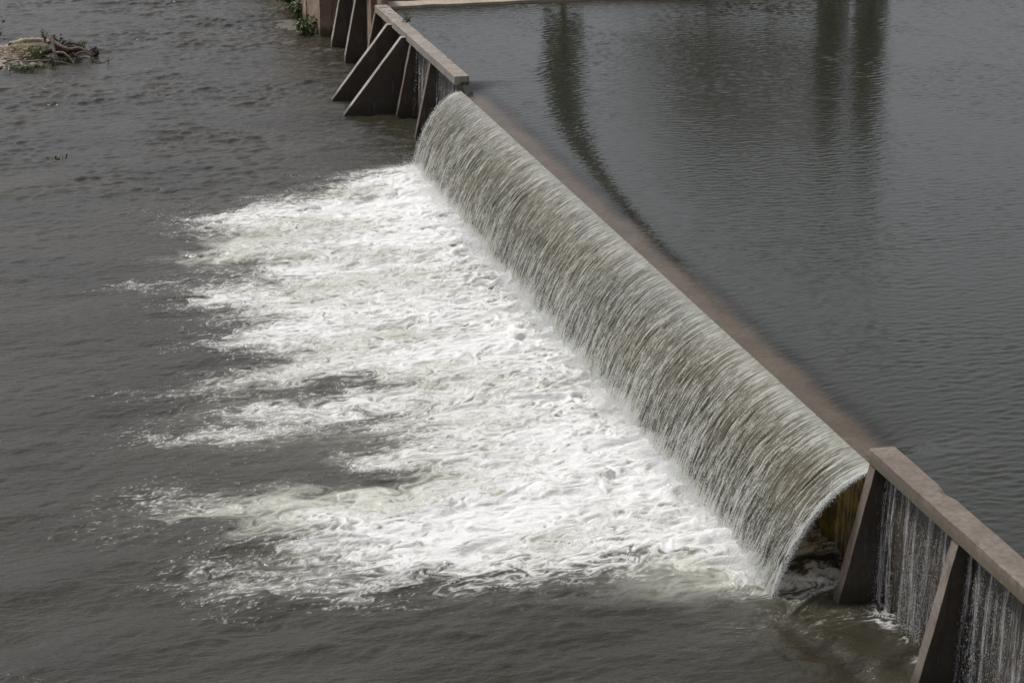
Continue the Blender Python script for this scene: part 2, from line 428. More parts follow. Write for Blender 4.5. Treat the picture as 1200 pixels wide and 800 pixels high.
# ------------------------------------------------------------------ upper pond
def build_pond():
    xs = spaced([(-.085, 1.2, .04, .06), (1.2, 29, .08, .14), (29, 60, .3, 6), (60, 900, 15, 60)])
    ys = spaced([(-300, 0, 40, 5), (0, 28, 5, .05), (28, 60, .05, .06), (60, 86.6, .06, .08)])
    X, Y = np.meshgrid(xs, ys, indexing='ij')
    a = Tile(30, 1200, .09, .42, 1.1, seed=41, direc=(math.pi / 2 - .12, 2.2))
    p = Tile(70, 512, 3, 18, 1.5, ax=.7, ay=1.2, seed=42)
    amp = .5 + .5 * sstep(-.9, 1.0, p(X, Y))
    fade = (1 - sstep(29, 45, X)) * sstep(15, 28, Y)
    H = a(X, Y) * .0052 * (1 + .6 * sstep(62, 80, Y)) * amp * fade
    # drawdown towards the lip
    inw = sstep(YN - .2, YN + .9, Y) * (1 - sstep(YF - .9, YF + .2, Y))
    drop = (ZU - Z_LIP) * np.exp(-np.clip(X - X_LIP, 0, 99) / .85) * inw
    Z = ZU + H * (1 - .5 * np.exp(-X / .5)) - drop
    # flow threads converging on the lip
    th = Tile(30, 1024, .06, .5, 1.2, ax=6., ay=1.0, seed=43)
    Z += th(X, Y) * .0018 * np.exp(-X / .8) * inw
    sh = inw * (1 - sstep(.22, .95, X + .05 * Tile(30, 256, 1., 6, 1.5, seed=44)(X, Y)))
    me = npmesh('reservoir', np.stack([X, Y, Z], -1).reshape(-1, 3), gridfaces(len(xs), len(ys)), True, {'shallow': sh})
    o = link('reservoir', me, M['pond']); tag(o, 'calm dark grey pond held above the weir', kind='structure')
    print('pond verts', X.size)
build_pond()

# ------------------------------------------------------------------ falling sheet of water
def build_fall():
    y0, y1 = YN + .10, YF - .02
    ny = int((y1 - y0) / .019); nt_ = 110
    yy = np.linspace(0, 1, ny); tt = np.linspace(0, 1, nt_) ** .75 * (T_END + .03)
    U, T = np.meshgrid(yy, tt, indexing='ij')
    Yb = y0 + U * (y1 - y0)
    bx, bz = nappe_pt(T)
    vx_, vz_ = nappe_vel(T); ds = np.hypot(vx_, vz_); arc = np.cumsum(np.concatenate([np.zeros((ny, 1)), (ds[:, 1:] * np.diff(T, axis=1))], 1), 1)
    fr = np.clip(T / T_END, 0, 1)
    # the sheet draws in at both ends as it drops
    rag = Tile(20, 512, .1, 1.5, 1.3, seed=50)(Yb * 0 + 3, arc) * .04
    e0 = (.30 * fr ** 1.3 + rag * fr); e1 = (.75 * fr ** 1.3 + rag * fr)
    Yv = Yb + e0 * np.exp(-(Yb - y0) / 1.2) - e1 * np.exp(-(y1 - Yb) / 1.4)
    lo = Tile(40, 1024, .25, 2.0, 1.0, ax=1.0, ay=8., seed=51)
    mid = Tile(36, 1900, .06, .20, .5, ax=1.0, ay=12., seed=52)
    fin = Tile(30, 1700, .045, .12, .2, ax=1.0, ay=6., seed=53)
    wig = Tile(30, 600, .5, 4, 1.5, ax=1., ay=.6, seed=54)
    ys_ = Yb + wig(Yb, arc) * .05 * fr
    l, m_, f_ = lo(ys_, arc), mid(ys_, arc), fin(ys_, arc)
    amp = sstep(.02, .5, fr)
    disp = l * (.001 + .005 * amp) + m_ * (.001 + .005 * amp) + f_ * .0035 * amp
    disp -= .022 * amp * np.clip(-m_ - .6, 0, 2)            # torn gaps between threads
    # normal of the profile (pointing downstream/up)
    tx, tz = vx_ / ds, vz_ / ds
    nxv, nzv = tz, -tx
    X = bx + nxv * disp; Z = bz + nzv * disp
    edge = np.exp(-(Yb - y0) / .18) + np.exp(-(y1 - Yb) / .18)
    white = .50 + .05 * l * amp + .09 * m_ * (.3 + .7 * amp) + .10 * f_ * (.3 + .7 * amp) - .13 * sstep(.12, .4, fr) + .08 * (1 - sstep(.06, .22, fr)) + .20 * sstep(.5, .95, fr) + .45 * sstep(.86, 1.0, fr + l * .02) + edge * .5
    white = np.clip(white, 0, 1.3)
    uv = np.stack([Yb, arc], -1).reshape(-1, 2)
    me = npmesh('waterfall', np.stack([X, Yv, Z], -1).reshape(-1, 3), gridfaces(ny, nt_), True, {'white': white, 'fall': fr}, uv)
    o = link('waterfall', me, M['nappe']); tag(o, 'long curved sheet of white streaked water falling over the weir', kind='structure')
    print('fall verts', X.size)
build_fall()

# ------------------------------------------------------------------ concrete weir
def rough_mesh(name, bm, cut=.35, amp=.008, sc=2.2, bev=.015):
    bmesh.ops.recalc_face_normals(bm, faces=bm.faces)
    if bev: bmesh.ops.bevel(bm, geom=list(bm.edges), offset=bev, segments=2, profile=.6, affect='EDGES')
    for _ in range(6):
        es = [e for e in bm.edges if e.calc_length() > cut]
        if not es: break
        bmesh.ops.subdivide_edges(bm, edges=es, cuts=1, use_grid_fill=True)
        if len(bm.verts) > 9000: break
    bmesh.ops.triangulate(bm, faces=[f for f in bm.faces if len(f.verts) > 4])
    for v in bm.verts:
        p = v.co
        v.co = p + mnoise.noise_vector(p * sc) * amp + mnoise.noise_vector(p * sc * 5) * amp * .4
    me = bpy.data.meshes.new(name); bm.to_mesh(me); bm.free()
    return me

def box_bm(x0, x1, y0, y1, z0, z1):
    bm = bmesh.new(); bmesh.ops.create_cube(bm, size=1)
    for v in bm.verts:
        v.co = Vector((x0 + (v.co.x + .5) * (x1 - x0), y0 + (v.co.y + .5) * (y1 - y0), z0 + (v.co.z + .5) * (z1 - z0)))
    return bm
def prism_bm(profile, y0, y1):
    bm = bmesh.new()
    a = [bm.verts.new((x, y0, z)) for x, z in profile]; b_ = [bm.verts.new((x, y1, z)) for x, z in profile]
    bm.faces.new(a); bm.faces.new(list(reversed(b_)))
    n = len(a)
    for i in range(n): bm.faces.new((a[i], b_[i], b_[(i + 1) % n], a[(i + 1) % n]))
    return bm

weir = tag(empty('concrete_weir', (0, 50, 0)), 'low concrete buttress weir crossing the river with water pouring over its middle', 'weir')
# cap beams on either side of the overflow
def cap(y0, y1, mt):
    y = y0; first = True
    me = rough_mesh('cap_beam', box_bm(-.30, .23, y0, y1, CAP_B, CAP_T), .13, .012, 2.6, .02)
    for v in me.vertices:                                  # chipped arrises
        p = v.co; ex = min(abs(p.x + .3), abs(p.x - .23)); ez = abs(p.z - CAP_T)
        if ex < .07 and ez < .07:
            k = max(0, mnoise.noise(Vector((p.x * 3, p.y * 4.5, 5))) - .24) * (.22 if y0 < 40 else .05)
            v.co.z -= k; v.co.x += k * .8 * (1 if p.x < 0 else -1)
    return link('cap_beam', me, mt, weir)
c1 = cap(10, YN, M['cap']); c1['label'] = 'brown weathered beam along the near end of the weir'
c2 = cap(YF, 86.1, M['cap_far']); c2['label'] = 'pale beam along the far end of the weir'
# buttresses: sloped counterforts every 3.6 m
small = [(-.27, 2.797), (-.88, 0.0), (-1.0, -.6), (0.0, -.6), (0.0, 2.797)]
tall = [(-.27, 3.6), (-.95, .35), (-1.04, -.6), (-.002, -.6), (-.002, 3.6)]
def buttress(profile, y, half, cut, mt):
    me = rough_mesh('buttress', prism_bm(profile, y - half, y + half), cut, .012, 2.0, .02)
    o = link('buttress', me, mt, weir); me.materials.append(M['shaded_wet_side'])
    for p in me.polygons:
        if abs(p.normal.y) > .8: p.material_index = 1      # wet flanks, their shade painted in with the darker concrete
    return o
B_Y = [20.3, 23.9, 27.5, 31.1, 34.72]
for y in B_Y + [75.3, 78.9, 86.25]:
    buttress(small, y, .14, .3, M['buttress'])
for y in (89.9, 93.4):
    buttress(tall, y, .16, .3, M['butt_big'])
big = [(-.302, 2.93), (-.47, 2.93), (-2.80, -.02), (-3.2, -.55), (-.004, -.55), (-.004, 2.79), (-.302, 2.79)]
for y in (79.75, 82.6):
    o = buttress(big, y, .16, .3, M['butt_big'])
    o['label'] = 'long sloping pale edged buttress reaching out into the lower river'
# face slabs between the buttresses and under the fall
edges_y = [10, 20.3, 23.9, 27.5, 31.1, 34.72]
def slab(y0, y1, ztop, mt):
    return link('face_slab', rough_mesh('face_slab', box_bm(.002, .22, y0 + .003, y1 - .003, -.7, ztop), .4, .012, 1.7, .012), mt, weir)
for a_, b_ in zip(edges_y[:-1], edges_y[1:]): slab(a_, b_, 2.72, M['slab'])
ys_w = list(np.linspace(34.72, 71.06, 11))
for a_, b_ in zip(ys_w[:-1], ys_w[1:]): slab(a_, b_, 2.34, M['slab_algae'])
for a_, b_ in zip([71.08, 75.3, 78.9, 82.6], [75.3, 78.9, 82.6, 86.25]): slab(a_, b_, 2.72, M['slab'])
for a_, b_ in zip(ys_w[:-1], ys_w[1:]):
    link('crest_slab', rough_mesh('crest_slab', box_bm(-.03, 1.25, a_ + .002, b_ - .002, 2.36, 2.50 + random.uniform(-.004, .004)), .4, .006, 1.3, .006), M['crest'], weir)
# pier ends against the overflow
link('pier', rough_mesh('pier', box_bm(.235, .8, YN - .5, YN - .02, .5, 2.86), .3, .01), M['cap'], weir)
# abutment face behind the last buttresses
link('face_slab', rough_mesh('face_slab', box_bm(.004, .3, 86.26, 96.1, -.7, 4.2), .5, .02, 1.2, .02), M['stone'], weir)
# stencilled dark marks on the far end of the cap
for (x, y, lx, ly) in ((-.12, 83.9, .16, .10), (.06, 83.75, .07, .10), (-.2, 84.5, .10, .08), (.02, 84.6, .08, .06), (-.05, 85.4, .38, .05)):
    link('mark', rough_mesh('mark', box_bm(x - lx / 2, x + lx / 2, y - ly / 2, y + ly / 2, CAP_T + .002, CAP_T + .008), .5, .002, 3, 0), M['rock'], weir)

# ------------------------------------------------------------------ banks
def wall_mesh(name, bm, amp, sc, cut=.35): return rough_mesh(name, bm, cut, amp, sc, .04)
sw = tag(empty('stone_wall', (-.8, 101, 0)), 'rough brown wall rising from the river behind the far buttresses', 'wall')
y = 96.2
for k, ln in enumerate((3.6, 4.2, 3.5, 5.0)):
    link('wall_block', wall_mesh('wall_block', box_bm(-1.02 - .05 * (k % 2), -.1, y + .03, y + ln - .03, -.6, 4.3 + .1 * k), .07, .9), M['stone'], sw); y += ln
rw = tag(empty('retaining_wall', (12, 87, 0)), 'long concrete wall with a pale ledge closing the pond at the top', 'wall')
link('ledge', rough_mesh('ledge', box_bm(.24, 40, 86.15, 87.4, 1.5, 3.02), .6, .03, .8, .03), M['ledge'], rw)
x = -.25
for k, ln in enumerate((.5, 9, 9, 9, 12)):
    link('wall_panel', rough_mesh('wall_panel', box_bm(x + .02, x + ln - .02, 87.42 - .1 * (k == 0), 88.2, -.6, 3.45), .6, .03, 1.0, .03), M['panel'] if k else M['stone'], rw); x += ln
def bank():
    xs = spaced([(-.4, 40, 1.2, 2), (40, 900, 8, 60)]); ys = spaced([(87.9, 130, 1.2, 3), (130, 900, 10, 60)])
    X, Y = np.meshgrid(xs, ys, indexing='ij')
    p = Tile(60, 256, 3, 25, 1.5, seed=61)
    Z = 3.25 + p(X, Y) * .10 + sstep(100, 300, Y) * 6
    o = link('bank', npmesh('bank', np.stack([X, Y, Z], -1).reshape(-1, 3), gridfaces(len(xs), len(ys))), M['soil'])
    tag(o, 'earthen bank behind the far wall', kind='structure')
bank()

# ------------------------------------------------------------------ vegetation
def leaves_mesh(name, pts, size, seed=0, elong=1.6, up=0.):
    r = np.random.default_rng(seed); n = len(pts)
    a = r.standard_normal((n, 3)); a[:, 2] += up; a /= np.linalg.norm(a, axis=1)[:, None]
    b_ = r.standard_normal((n, 3)); b_ -= (b_ * a).sum(1)[:, None] * a; b_ /= np.linalg.norm(b_, axis=1)[:, None]
    s = size * r.uniform(.6, 1.3, n)[:, None]
    A = a * s * elong; B = b_ * s * .5
    co = np.stack([pts - A * .5, pts + B, pts + A * .5, pts - B], 1).reshape(-1, 3)
    return npmesh(name, co, np.arange(n * 4).reshape(-1, 4), False)
def tube(pts, rad, seg=7):
    """tapered tube through points -> (co, faces)"""
    pts = np.array(pts, float); n = len(pts); rad = np.broadcast_to(rad, (n,))
    tg = np.gradient(pts, axis=0); tg /= np.linalg.norm(tg, axis=1)[:, None] + 1e-9
    ref = np.where(np.abs(tg[:, 2:3]) > .9, [[1., 0, 0]], [[0, 0, 1.]])
    u = np.cross(tg, ref); u /= np.linalg.norm(u, axis=1)[:, None]; v = np.cross(tg, u)
    ang = np.linspace(0, 2 * np.pi, seg, endpoint=False)
    co = pts[:, None] + (u[:, None] * np.cos(ang)[None, :, None] + v[:, None] * np.sin(ang)[None, :, None]) * rad[:, None, None]
    i = np.arange(n - 1)[:, None]; j = np.arange(seg)[None, :]; j2 = (j + 1) % seg
    f = np.stack([i * seg + j, i * seg + j2, (i + 1) * seg + j2, (i + 1) * seg + j], -1).reshape(-1, 4)
    return co.reshape(-1, 3), f
def merge(parts):
    cs, fs, o = [], [], 0
    for c, f in parts: cs.append(c); fs.append(f + o); o += len(c)
    return np.concatenate(cs), np.concatenate(fs)

def column_tree(loc, h, wd, label, seed, group):
    r = np.random.default_rng(seed)
    t_ = tag(empty('column_tree', loc), label, 'tree', group)
    P = np.array(loc)
    parts = [tube([P + (0, 0, -.3), P + (.05, 0, h * .4), P + (0, .05, h * .95)], [.16, .11, .02])]
    for k in range(16):
        z = h * r.uniform(.12, .8); a = r.uniform(0, 6.28)
        d = np.array([math.cos(a) * wd * .45, math.sin(a) * wd * .45, h * .14])
        parts.append(tube([P + (0, 0, z), P + (0, 0, z) + d * .6, P + (0, 0, z + .3) + d], [.04, .025, .008], 5))
    link('trunk', npmesh('trunk', *merge(parts)), M['bark'], t_)
    n = int(800 * h); z = r.uniform(.04, 1, n) ** .9
    prof = wd * .5 * np.clip(1.15 - z ** 2.2, .04, 1) * np.clip(z * 30, .6, 1)
    a = r.uniform(0, 6.28, n); q = np.sqrt(r.uniform(.1, 1, n)) * prof * (1 + .22 * np.sin(a * 3 + z * 17))
    pts = P + np.stack([np.cos(a) * q, np.sin(a) * q, z * h], 1)
    link('crown', leaves_mesh('crown', pts, .13, seed, 1.8, 1.4), M['leaf_dark'], t_)
gdark = 'narrow dark trees on the far bank'
column_tree((8.7, 89.2, 3.2), 20.0, 1.7, 'single narrow dark tree on the far bank mirrored in the pond', 71, gdark)
column_tree((21.3, 89.0, 3.2), 9.8, 1.4, 'left one of two narrow dark trees on the far bank', 72, gdark)
column_tree((23.1, 88.8, 3.2), 10.2, 1.5, 'right one of two narrow dark trees on the far bank', 73, gdark)
def broad_tree(loc, h, rad, label, seed):
    r = np.random.default_rng(seed); P = np.array(loc)
    t_ = tag(empty('broad_tree', loc), label, 'tree', 'broad trees behind the far wall')
    parts = [tube([P + (0, 0, -.4), P + (.1, .1, h * .3), P + (.2, -.1, h * .6), P + (.1, 0, h * .9)], [.07, .06, .05, .02], 8)]; cl = []
    for k in range(18):
        z = h * r.uniform(.28, .75); a = r.uniform(0, 6.28); ln = rad * r.uniform(.6, 1.0)
        e = P + np.array([math.cos(a) * ln, math.sin(a) * ln, z + ln * r.uniform(.1, .6)])
        s = P + np.array([.1, 0, z]); parts.append(tube([s, (s + e) / 2 + (0, 0, .3), e], [.09, .05, .015], 5)); cl.append(e); cl.append((s + e) / 2 + r.normal(0, .3, 3))
    cl.append(P + (0, 0, h))
    link('trunk', npmesh('trunk', *merge(parts)), M['driftwood'], t_)
    cl = np.array(cl); pts = cl[r.integers(0, len(cl), 9000)] + r.normal(0, 1, (9000, 3)) * rad * .23
    pts = pts[pts[:, 2] > P[2] + h * .2]
    link('crown', leaves_mesh('crown', pts, .16, seed, 1.5), M['leaf'], t_)
broad_tree((18.2, 97, 3.2), 10.3, 4.4, 'round leafy tree between the single and the paired narrow trees', 81)
broad_tree((23.6, 103, 3.2), 13.5, 5.0, 'tall leafy tree behind the two narrow dark trees', 82)

def tuft(name, loc, n, h, spread, label, mt, cat='grass', seed=0, width=.012, group=None):
    """clump of arching blades, each blade a tapered bent strip"""
    r = np.random.default_rng(seed); co = []; fs = []; o = 0
    P = np.array(loc)
    for k in range(n):
        a = r.uniform(0, 6.28); b0 = P + np.array([r.normal(0, spread * .5), r.normal(0, spread * .5), 0])
        hh = h * r.uniform(.5, 1.15); ln = hh * r.uniform(.15, .8); d = np.array([math.cos(a), math.sin(a), 0]); sdv = np.array([-d[1], d[0], 0])
        for q in range(4):
            f = q / 3.; c = b0 + d * ln * f * f + np.array([0, 0, hh * (f - .25 * f * f)]); w_ = width * (1 - f * .85)
            co += [c - sdv * w_, c + sdv * w_]
        for q in range(3): fs.append([o + q * 2, o + q * 2 + 1, o + q * 2 + 3, o + q * 2 + 2])
        o += 8
    ob = link(name, npmesh(name, np.array(co), np.array(fs), False), mt)
    return tag(ob, label, cat, group, 'stuff')
def bush(name, loc, rad, h, n, label, mt, seed):
    r = np.random.default_rng(seed); P = np.array(loc)
    t_ = tag(empty(name, loc), label, 'plant')
    parts = []; tips = []
    for k in range(9):
        a = r.uniform(0, 6.28); e = P + np.array([math.cos(a) * rad * .7, math.sin(a) * rad * .7, h * r.uniform(.5, 1)])
        parts.append(tube([P, (P + e) / 2 + (0, 0, h * .1), e], [.02, .014, .005], 5)); tips += [e, (P + e) / 2]
    link('stem', npmesh('stem', *merge(parts)), M['bark'], t_)
    tips = np.array(tips); pts = tips[r.integers(0, len(tips), n)] + r.normal(0, 1, (n, 3)) * rad * .25
    link('leaves', leaves_mesh('leaves', pts, rad * .2, seed, 1.7), mt, t_)
bush('leafy_weed', (.22, 81.9, 3.06), .26, .3, 90, 'small dark green weed sprouting on the far weir beam', M['shrub'], 91)
bush('river_bush', (-1.45, 96.9, 0), .55, .7, 420, 'green bush at the water where the rough wall meets the buttress', M['shrub'], 92)
bush('wall_bush', (-1.3, 101.6, .1), .5, .6, 300, 'small bush at the foot of the rough wall', M['shrub'], 93)
bush('bank_shrub', (-1.25, 104.0, .3), .6, .8, 320, 'farthest dark shrub against the rough wall', M['leaf'], 94)
# silt bar in front of the wall
def mound(name, cx, cy, rx, ry, h, mt, label, seed, res=.12, amp=.06):
    n = int(2.6 * rx / res); k = int(2.6 * ry / res)
    X, Y = np.meshgrid(np.linspace(cx - 1.3 * rx, cx + 1.3 * rx, n), np.linspace(cy - 1.3 * ry, cy + 1.3 * ry, k), indexing='ij')
    p = Tile(20, 512, .3, 5, 1.4, seed=seed)
    q = np.hypot((X - cx) / rx, (Y - cy) / ry) + p(X, Y) * .10
    Z = h * (1 - sstep(0, 1.25, q) * 1.6) + p(X + 3, Y) * amp - .02
    o = link(name, npmesh(name, np.stack([X, Y, Z], -1).reshape(-1, 3), gridfaces(n, k)), mt)
    tag(o, label, kind='structure'); return lambda x, y: np.interp(0, [0, 1], [0, 0])
mound('silt_bar', -1.6, 99.2, 1.0, 3.4, .07, M['silt'], 'low wet silt bar along the foot of the rough wall', 95, .12, .02)

# ------------------------------------------------------------------ gravel bar with driftwood (upper left)
mound('gravel_bar', -16.2, 95.0, 3.6, 3.7, .42, M['gravel'], 'pebbly bar breaking the river surface', 96, .1, .05)
r = np.random.default_rng(97)
n = 2600
px_ = r.uniform(-19, -12.3, n); py_ = r.uniform(91.3, 98.2, n)
q = np.hypot((px_ + 16.2) / 3.6, (py_ - 95) / 3.7); k = q < 1.0
px_, py_ = px_[k], py_[k]; pz = .42 * (1 - sstep(0, 1.25, q[k]) * 1.6) + r.uniform(-.01, .05, k.sum())
def octas(P, sx, sy, sz):
    n = len(P); e = np.zeros((n, 6, 3))
    e[:, 0, 0] = sx; e[:, 1, 0] = -sx; e[:, 2, 1] = sy; e[:, 3, 1] = -sy; e[:, 4, 2] = sz; e[:, 5, 2] = -sz
    co = (P[:, None] + e).reshape(-1, 3)
    f = np.array([[0, 2, 4], [2, 1, 4], [1, 3, 4], [3, 0, 4], [2, 0, 5], [1, 2, 5], [3, 1, 5], [0, 3, 5]])
    return co, (np.arange(n)[:, None, None] * 6 + f[None]).reshape(-1, 3)
s_ = r.uniform(.03, .11, len(px_))
pb = link('pebbles', npmesh('pebbles', *octas(np.stack([px_, py_, pz], 1), s_ * 1.3, s_, s_ * .6)), M['gravel'])
tag(pb, 'pale pebbles strewn over the gravel bar', 'pebbles', kind='stuff')
def curve_tube(pts, r0, r1, seg=8, sub=7, jit=.02, seed=0):
    rr = np.random.default_rng(seed); pts = np.array(pts, float); t_ = np.linspace(0, len(pts) - 1, (len(pts) - 1) * sub + 1)
    out = []
    for u in t_:
        i = min(int(u), len(pts) - 2); f = u - i
        p0, p1, p2, p3 = pts[max(i - 1, 0)], pts[i], pts[i + 1], pts[min(i + 2, len(pts) - 1)]
        out.append(.5 * (2 * p1 + (p2 - p0) * f + (2 * p0 - 5 * p1 + 4 * p2 - p3) * f * f + (3 * p1 - p0 - 3 * p2 + p3) * f ** 3))
    out = np.array(out) + rr.normal(0, jit, (len(out), 3)) * .4
    return tube(out, np.linspace(r0, r1, len(out)) * (1 + rr.normal(0, .06, len(out))), seg)
# pale log
lg = tag(link('bleached_log', npmesh('bleached_log', *curve_tube([(-15.0, 95.2, .42), (-14.5, 95.6, .50), (-13.8, 95.7, .52), (-13.3, 95.4, .42)], .13, .08, 10, 7, .06, 1)), M['palewood']),
         'bleached log lying on top of the gravel bar', 'log')
rs = np.random.default_rng(98); parts = []
for k in range(700):                                       # washed-up heap of dry reeds
    cx_, cy_ = rs.normal(-14.6, .55), rs.normal(94.5, .5)
    z_ = .26 + .26 * math.exp(-((cx_ + 14.6) / .75) ** 2 - ((cy_ - 94.5) / .7) ** 2) * rs.uniform(.55, 1.05)
    a_ = rs.normal(.2, 1.1); ln = rs.uniform(.25, .8); d_ = np.array([math.cos(a_), math.sin(a_), rs.normal(0, .2)]) * ln / 2
    c_ = np.array([cx_, cy_, z_]); parts.append(tube([c_ - d_, c_ + rs.normal(0, .03, 3), c_ + d_], rs.uniform(.006, .016), 4))
tag(link('reed_heap', npmesh('reed_heap', *merge(parts)), M['palewood']), 'heap of pale dry reeds washed up on the gravel bar', 'reeds', kind='stuff')
dw = tag(empty('driftwood_tangle', (-12.6, 93.5, 0)), 'tangle of curved grey driftwood branches at the tip of the gravel bar', 'driftwood')
br = [([(-13.3, 93.9, .9), (-13.1, 93.6, .72), (-12.6, 93.2, .50), (-12.1, 93.2, .52), (-11.7, 93.0, .25), (-11.5, 92.8, -.05)], .09, .05),
      ([(-13.2, 93.9, 1.0), (-13.2, 93.5, .5), (-13.1, 93.1, .05), (-13.0, 93.0, -.15)], .10, .07),
      ([(-13.1, 93.3, .35), (-12.8, 93.0, .38), (-12.5, 92.7, .1), (-12.4, 92.5, -.1)], .07, .035),
      ([(-12.45, 92.5, -.1), (-12.3, 92.6, .35), (-12.0, 92.7, .45), (-11.7, 92.7, .3)], .05, .03),
      ([(-13.7, 93.6, .3), (-13.2, 93.6, .45), (-12.6, 93.6, .4), (-11.9, 93.6, .35), (-11.5, 93.4, .15)], .14, .06),
      ([(-14.6, 92.9, .1), (-13.8, 92.6, .18), (-13.1, 92.5, .12), (-12.6, 92.3, .0)], .05, .03),
      ([(-12.9, 93.9, .5), (-12.5, 94.0, .62), (-12.0, 93.9, .5), (-11.7, 93.7, .2)], .06, .03)]
for k, (p, a, b_) in enumerate(br):
    link('branch', npmesh('branch', *curve_tube(p, a, b_, 8, 7, .015, k)), M['darkwood'] if k in (4, 6) else M['driftwood'], dw)
rt_ = np.random.default_rng(55)
for k in range(34):                                        # snagged twigs
    c_ = np.array([rt_.uniform(-13.6, -11.6), rt_.uniform(92.7, 94.0), rt_.uniform(.05, .6)]); a_ = rt_.uniform(0, 6.28); ln = rt_.uniform(.15, .55)
    d_ = np.array([math.cos(a_) * ln, math.sin(a_) * ln, rt_.normal(.1, .2)])
    link('twig', npmesh('twig', *curve_tube([c_, c_ + d_ * .5 + rt_.normal(0, .05, 3), c_ + d_], rt_.uniform(.012, .028), .005, 5, 3, .01, k)), M['darkwood'] if k % 3 else M['driftwood'], dw)
def boulder(loc, s, label, seed):
    bm = bmesh.new(); bmesh.ops.create_icosphere(bm, subdivisions=3, radius=1)
    for v in bm.verts:
        d = 1 + .35 * mnoise.noise(v.co * 1.3 + Vector((seed, 0, 0))) + .12 * mnoise.noise(v.co * 4)
        v.co = Vector((v.co.x * s[0], v.co.y * s[1], v.co.z * s[2])) * d + Vector(loc)
    me = bpy.data.meshes.new('boulder'); bm.to_mesh(me); bm.free()
    tag(link('boulder', me, M['rock']), label, 'rock')
boulder((-11.45, 93.9, .22), (.20, .2, .24), 'dark wet boulder past the end of the driftwood', 3)
boulder((-12.6, 94.2, .25), (.5, .3, .3), 'black rock half hidden behind the driftwood branches', 8)
tw = tag(empty('floating_twig', (-10.9, 92.2, 0)), 'forked dark twig poking out of the water beside the driftwood', 'twig')
link('stem', npmesh('stem', *curve_tube([(-11.6, 92.3, -.02), (-11.2, 92.25, .05), (-10.95, 92.2, .10), (-10.75, 92.2, .22)], .03, .012, 6)), M['darkwood'], tw)
link('fork', npmesh('fork', *curve_tube([(-11.0, 92.22, .08), (-10.98, 92.2, .2), (-10.9, 92.2, .27)], .022, .01, 6)), M['darkwood'], tw)
link('fork', npmesh('fork', *curve_tube([(-10.97, 92.2, .1), (-10.95, 92.15, -.15)], .022, .018, 6)), M['darkwood'], tw)
tuft('grass_tuft', (-14.6, 91.45, .02), 420, .30, .55, 'bright green grass along the near edge of the gravel bar', M['grass'], 'grass', 101, group='grass on the gravel bar')
tuft('grass_tuft', (-14.0, 91.6, .02), 220, .32, .32, 'green grass patch right of the longer strip on the gravel bar', M['grass'], 'grass', 102, group='grass on the gravel bar')
tuft('grass_tuft', (-12.3, 94.6, .3), 160, .40, .35, 'thin grass growing behind the driftwood branches', M['grass'], 'grass', 103, group='grass on the gravel bar')
tuft('grass_tuft', (-14.0, 94.3, .35), 200, .28, .4, 'olive grass between the bleached log and the driftwood', M['grass'], 'grass', 104, group='grass on the gravel bar')
bush('dark_weed', (-13.5, 95.2, .45), .22, .62, 110, 'upright dark green weed behind the driftwood', M['leaf'], 105)
bush('water_weed', (-13.35, 91.9, .0), .25, .62, 130, 'dark weed standing in the water in front of the driftwood', M['leaf'], 106)
bush('bare_shrub', (-15.6, 96.4, .25), .5, 1.0, 70, 'sparse purplish shrub at the left edge of the gravel bar', M['bark'], 107)
fd = tag(empty('floating_debris', (-13.9, 75.3, 0)), 'tiny clump of leaves drifting on the open river', 'debris')
link('leaves', leaves_mesh('leaves', np.array([-13.9, 75.3, .02]) + r.normal(0, 1, (26, 3)) * (.2, .16, .015), .07, 9), M['shrub'], fd)

tuft('grass_tuft', (-13.5, 93.9, .35), 240, .3, .45, 'mixed green growth around the upper driftwood branches', M['shrub'], 'grass', 108, group='grass on the gravel bar')
tuft('grass_tuft', (-12.9, 92.9, .02), 160, .3, .4, 'green growth at the water below the driftwood', M['shrub'], 'grass', 109, group='grass on the gravel bar')
mound('sand_spit', -16.9, 94.0, 1.9, 2.6, .46, M['sand'], 'pale sandy hump at the left edge of the gravel bar', 110, .1, .05)
bush('brush', (-12.9, 94.0, .3), .45, .5, 160, 'dark low brush caught behind the driftwood', M['leaf'], 111)
bush('brush', (-14.1, 93.2, .2), .4, .35, 140, 'green low brush on the gravel in front of the reed heap', M['shrub'], 112)
# ------------------------------------------------------------------ spray and drips
def drops(name, P, sz, el, mt, label):
    co, f = octas(P, sz, sz, sz * el)
    o = link(name, npmesh(name, co, f), mt); tag(o, label, 'water drops', kind='stuff')
r = np.random.default_rng(201)
# ragged free edges of the sheet
n = 5200
t1 = r.uniform(.02, 1, n) ** .8 * T_END; X1, Z1 = nappe_pt(t1); f1 = t1 / T_END
side = r.random(n) < .62
Y1 = np.where(side, YN + .10 + .30 * f1 ** 1.3 - np.abs(r.normal(0, .07, n)) * (.4 + f1), YF - .02 - .75 * f1 ** 1.3 + np.abs(r.normal(0, .08, n)) * (.4 + f1))
P1 = np.stack([X1 + r.normal(0, .04, n), Y1, Z1 + r.normal(0, .03, n)], 1)
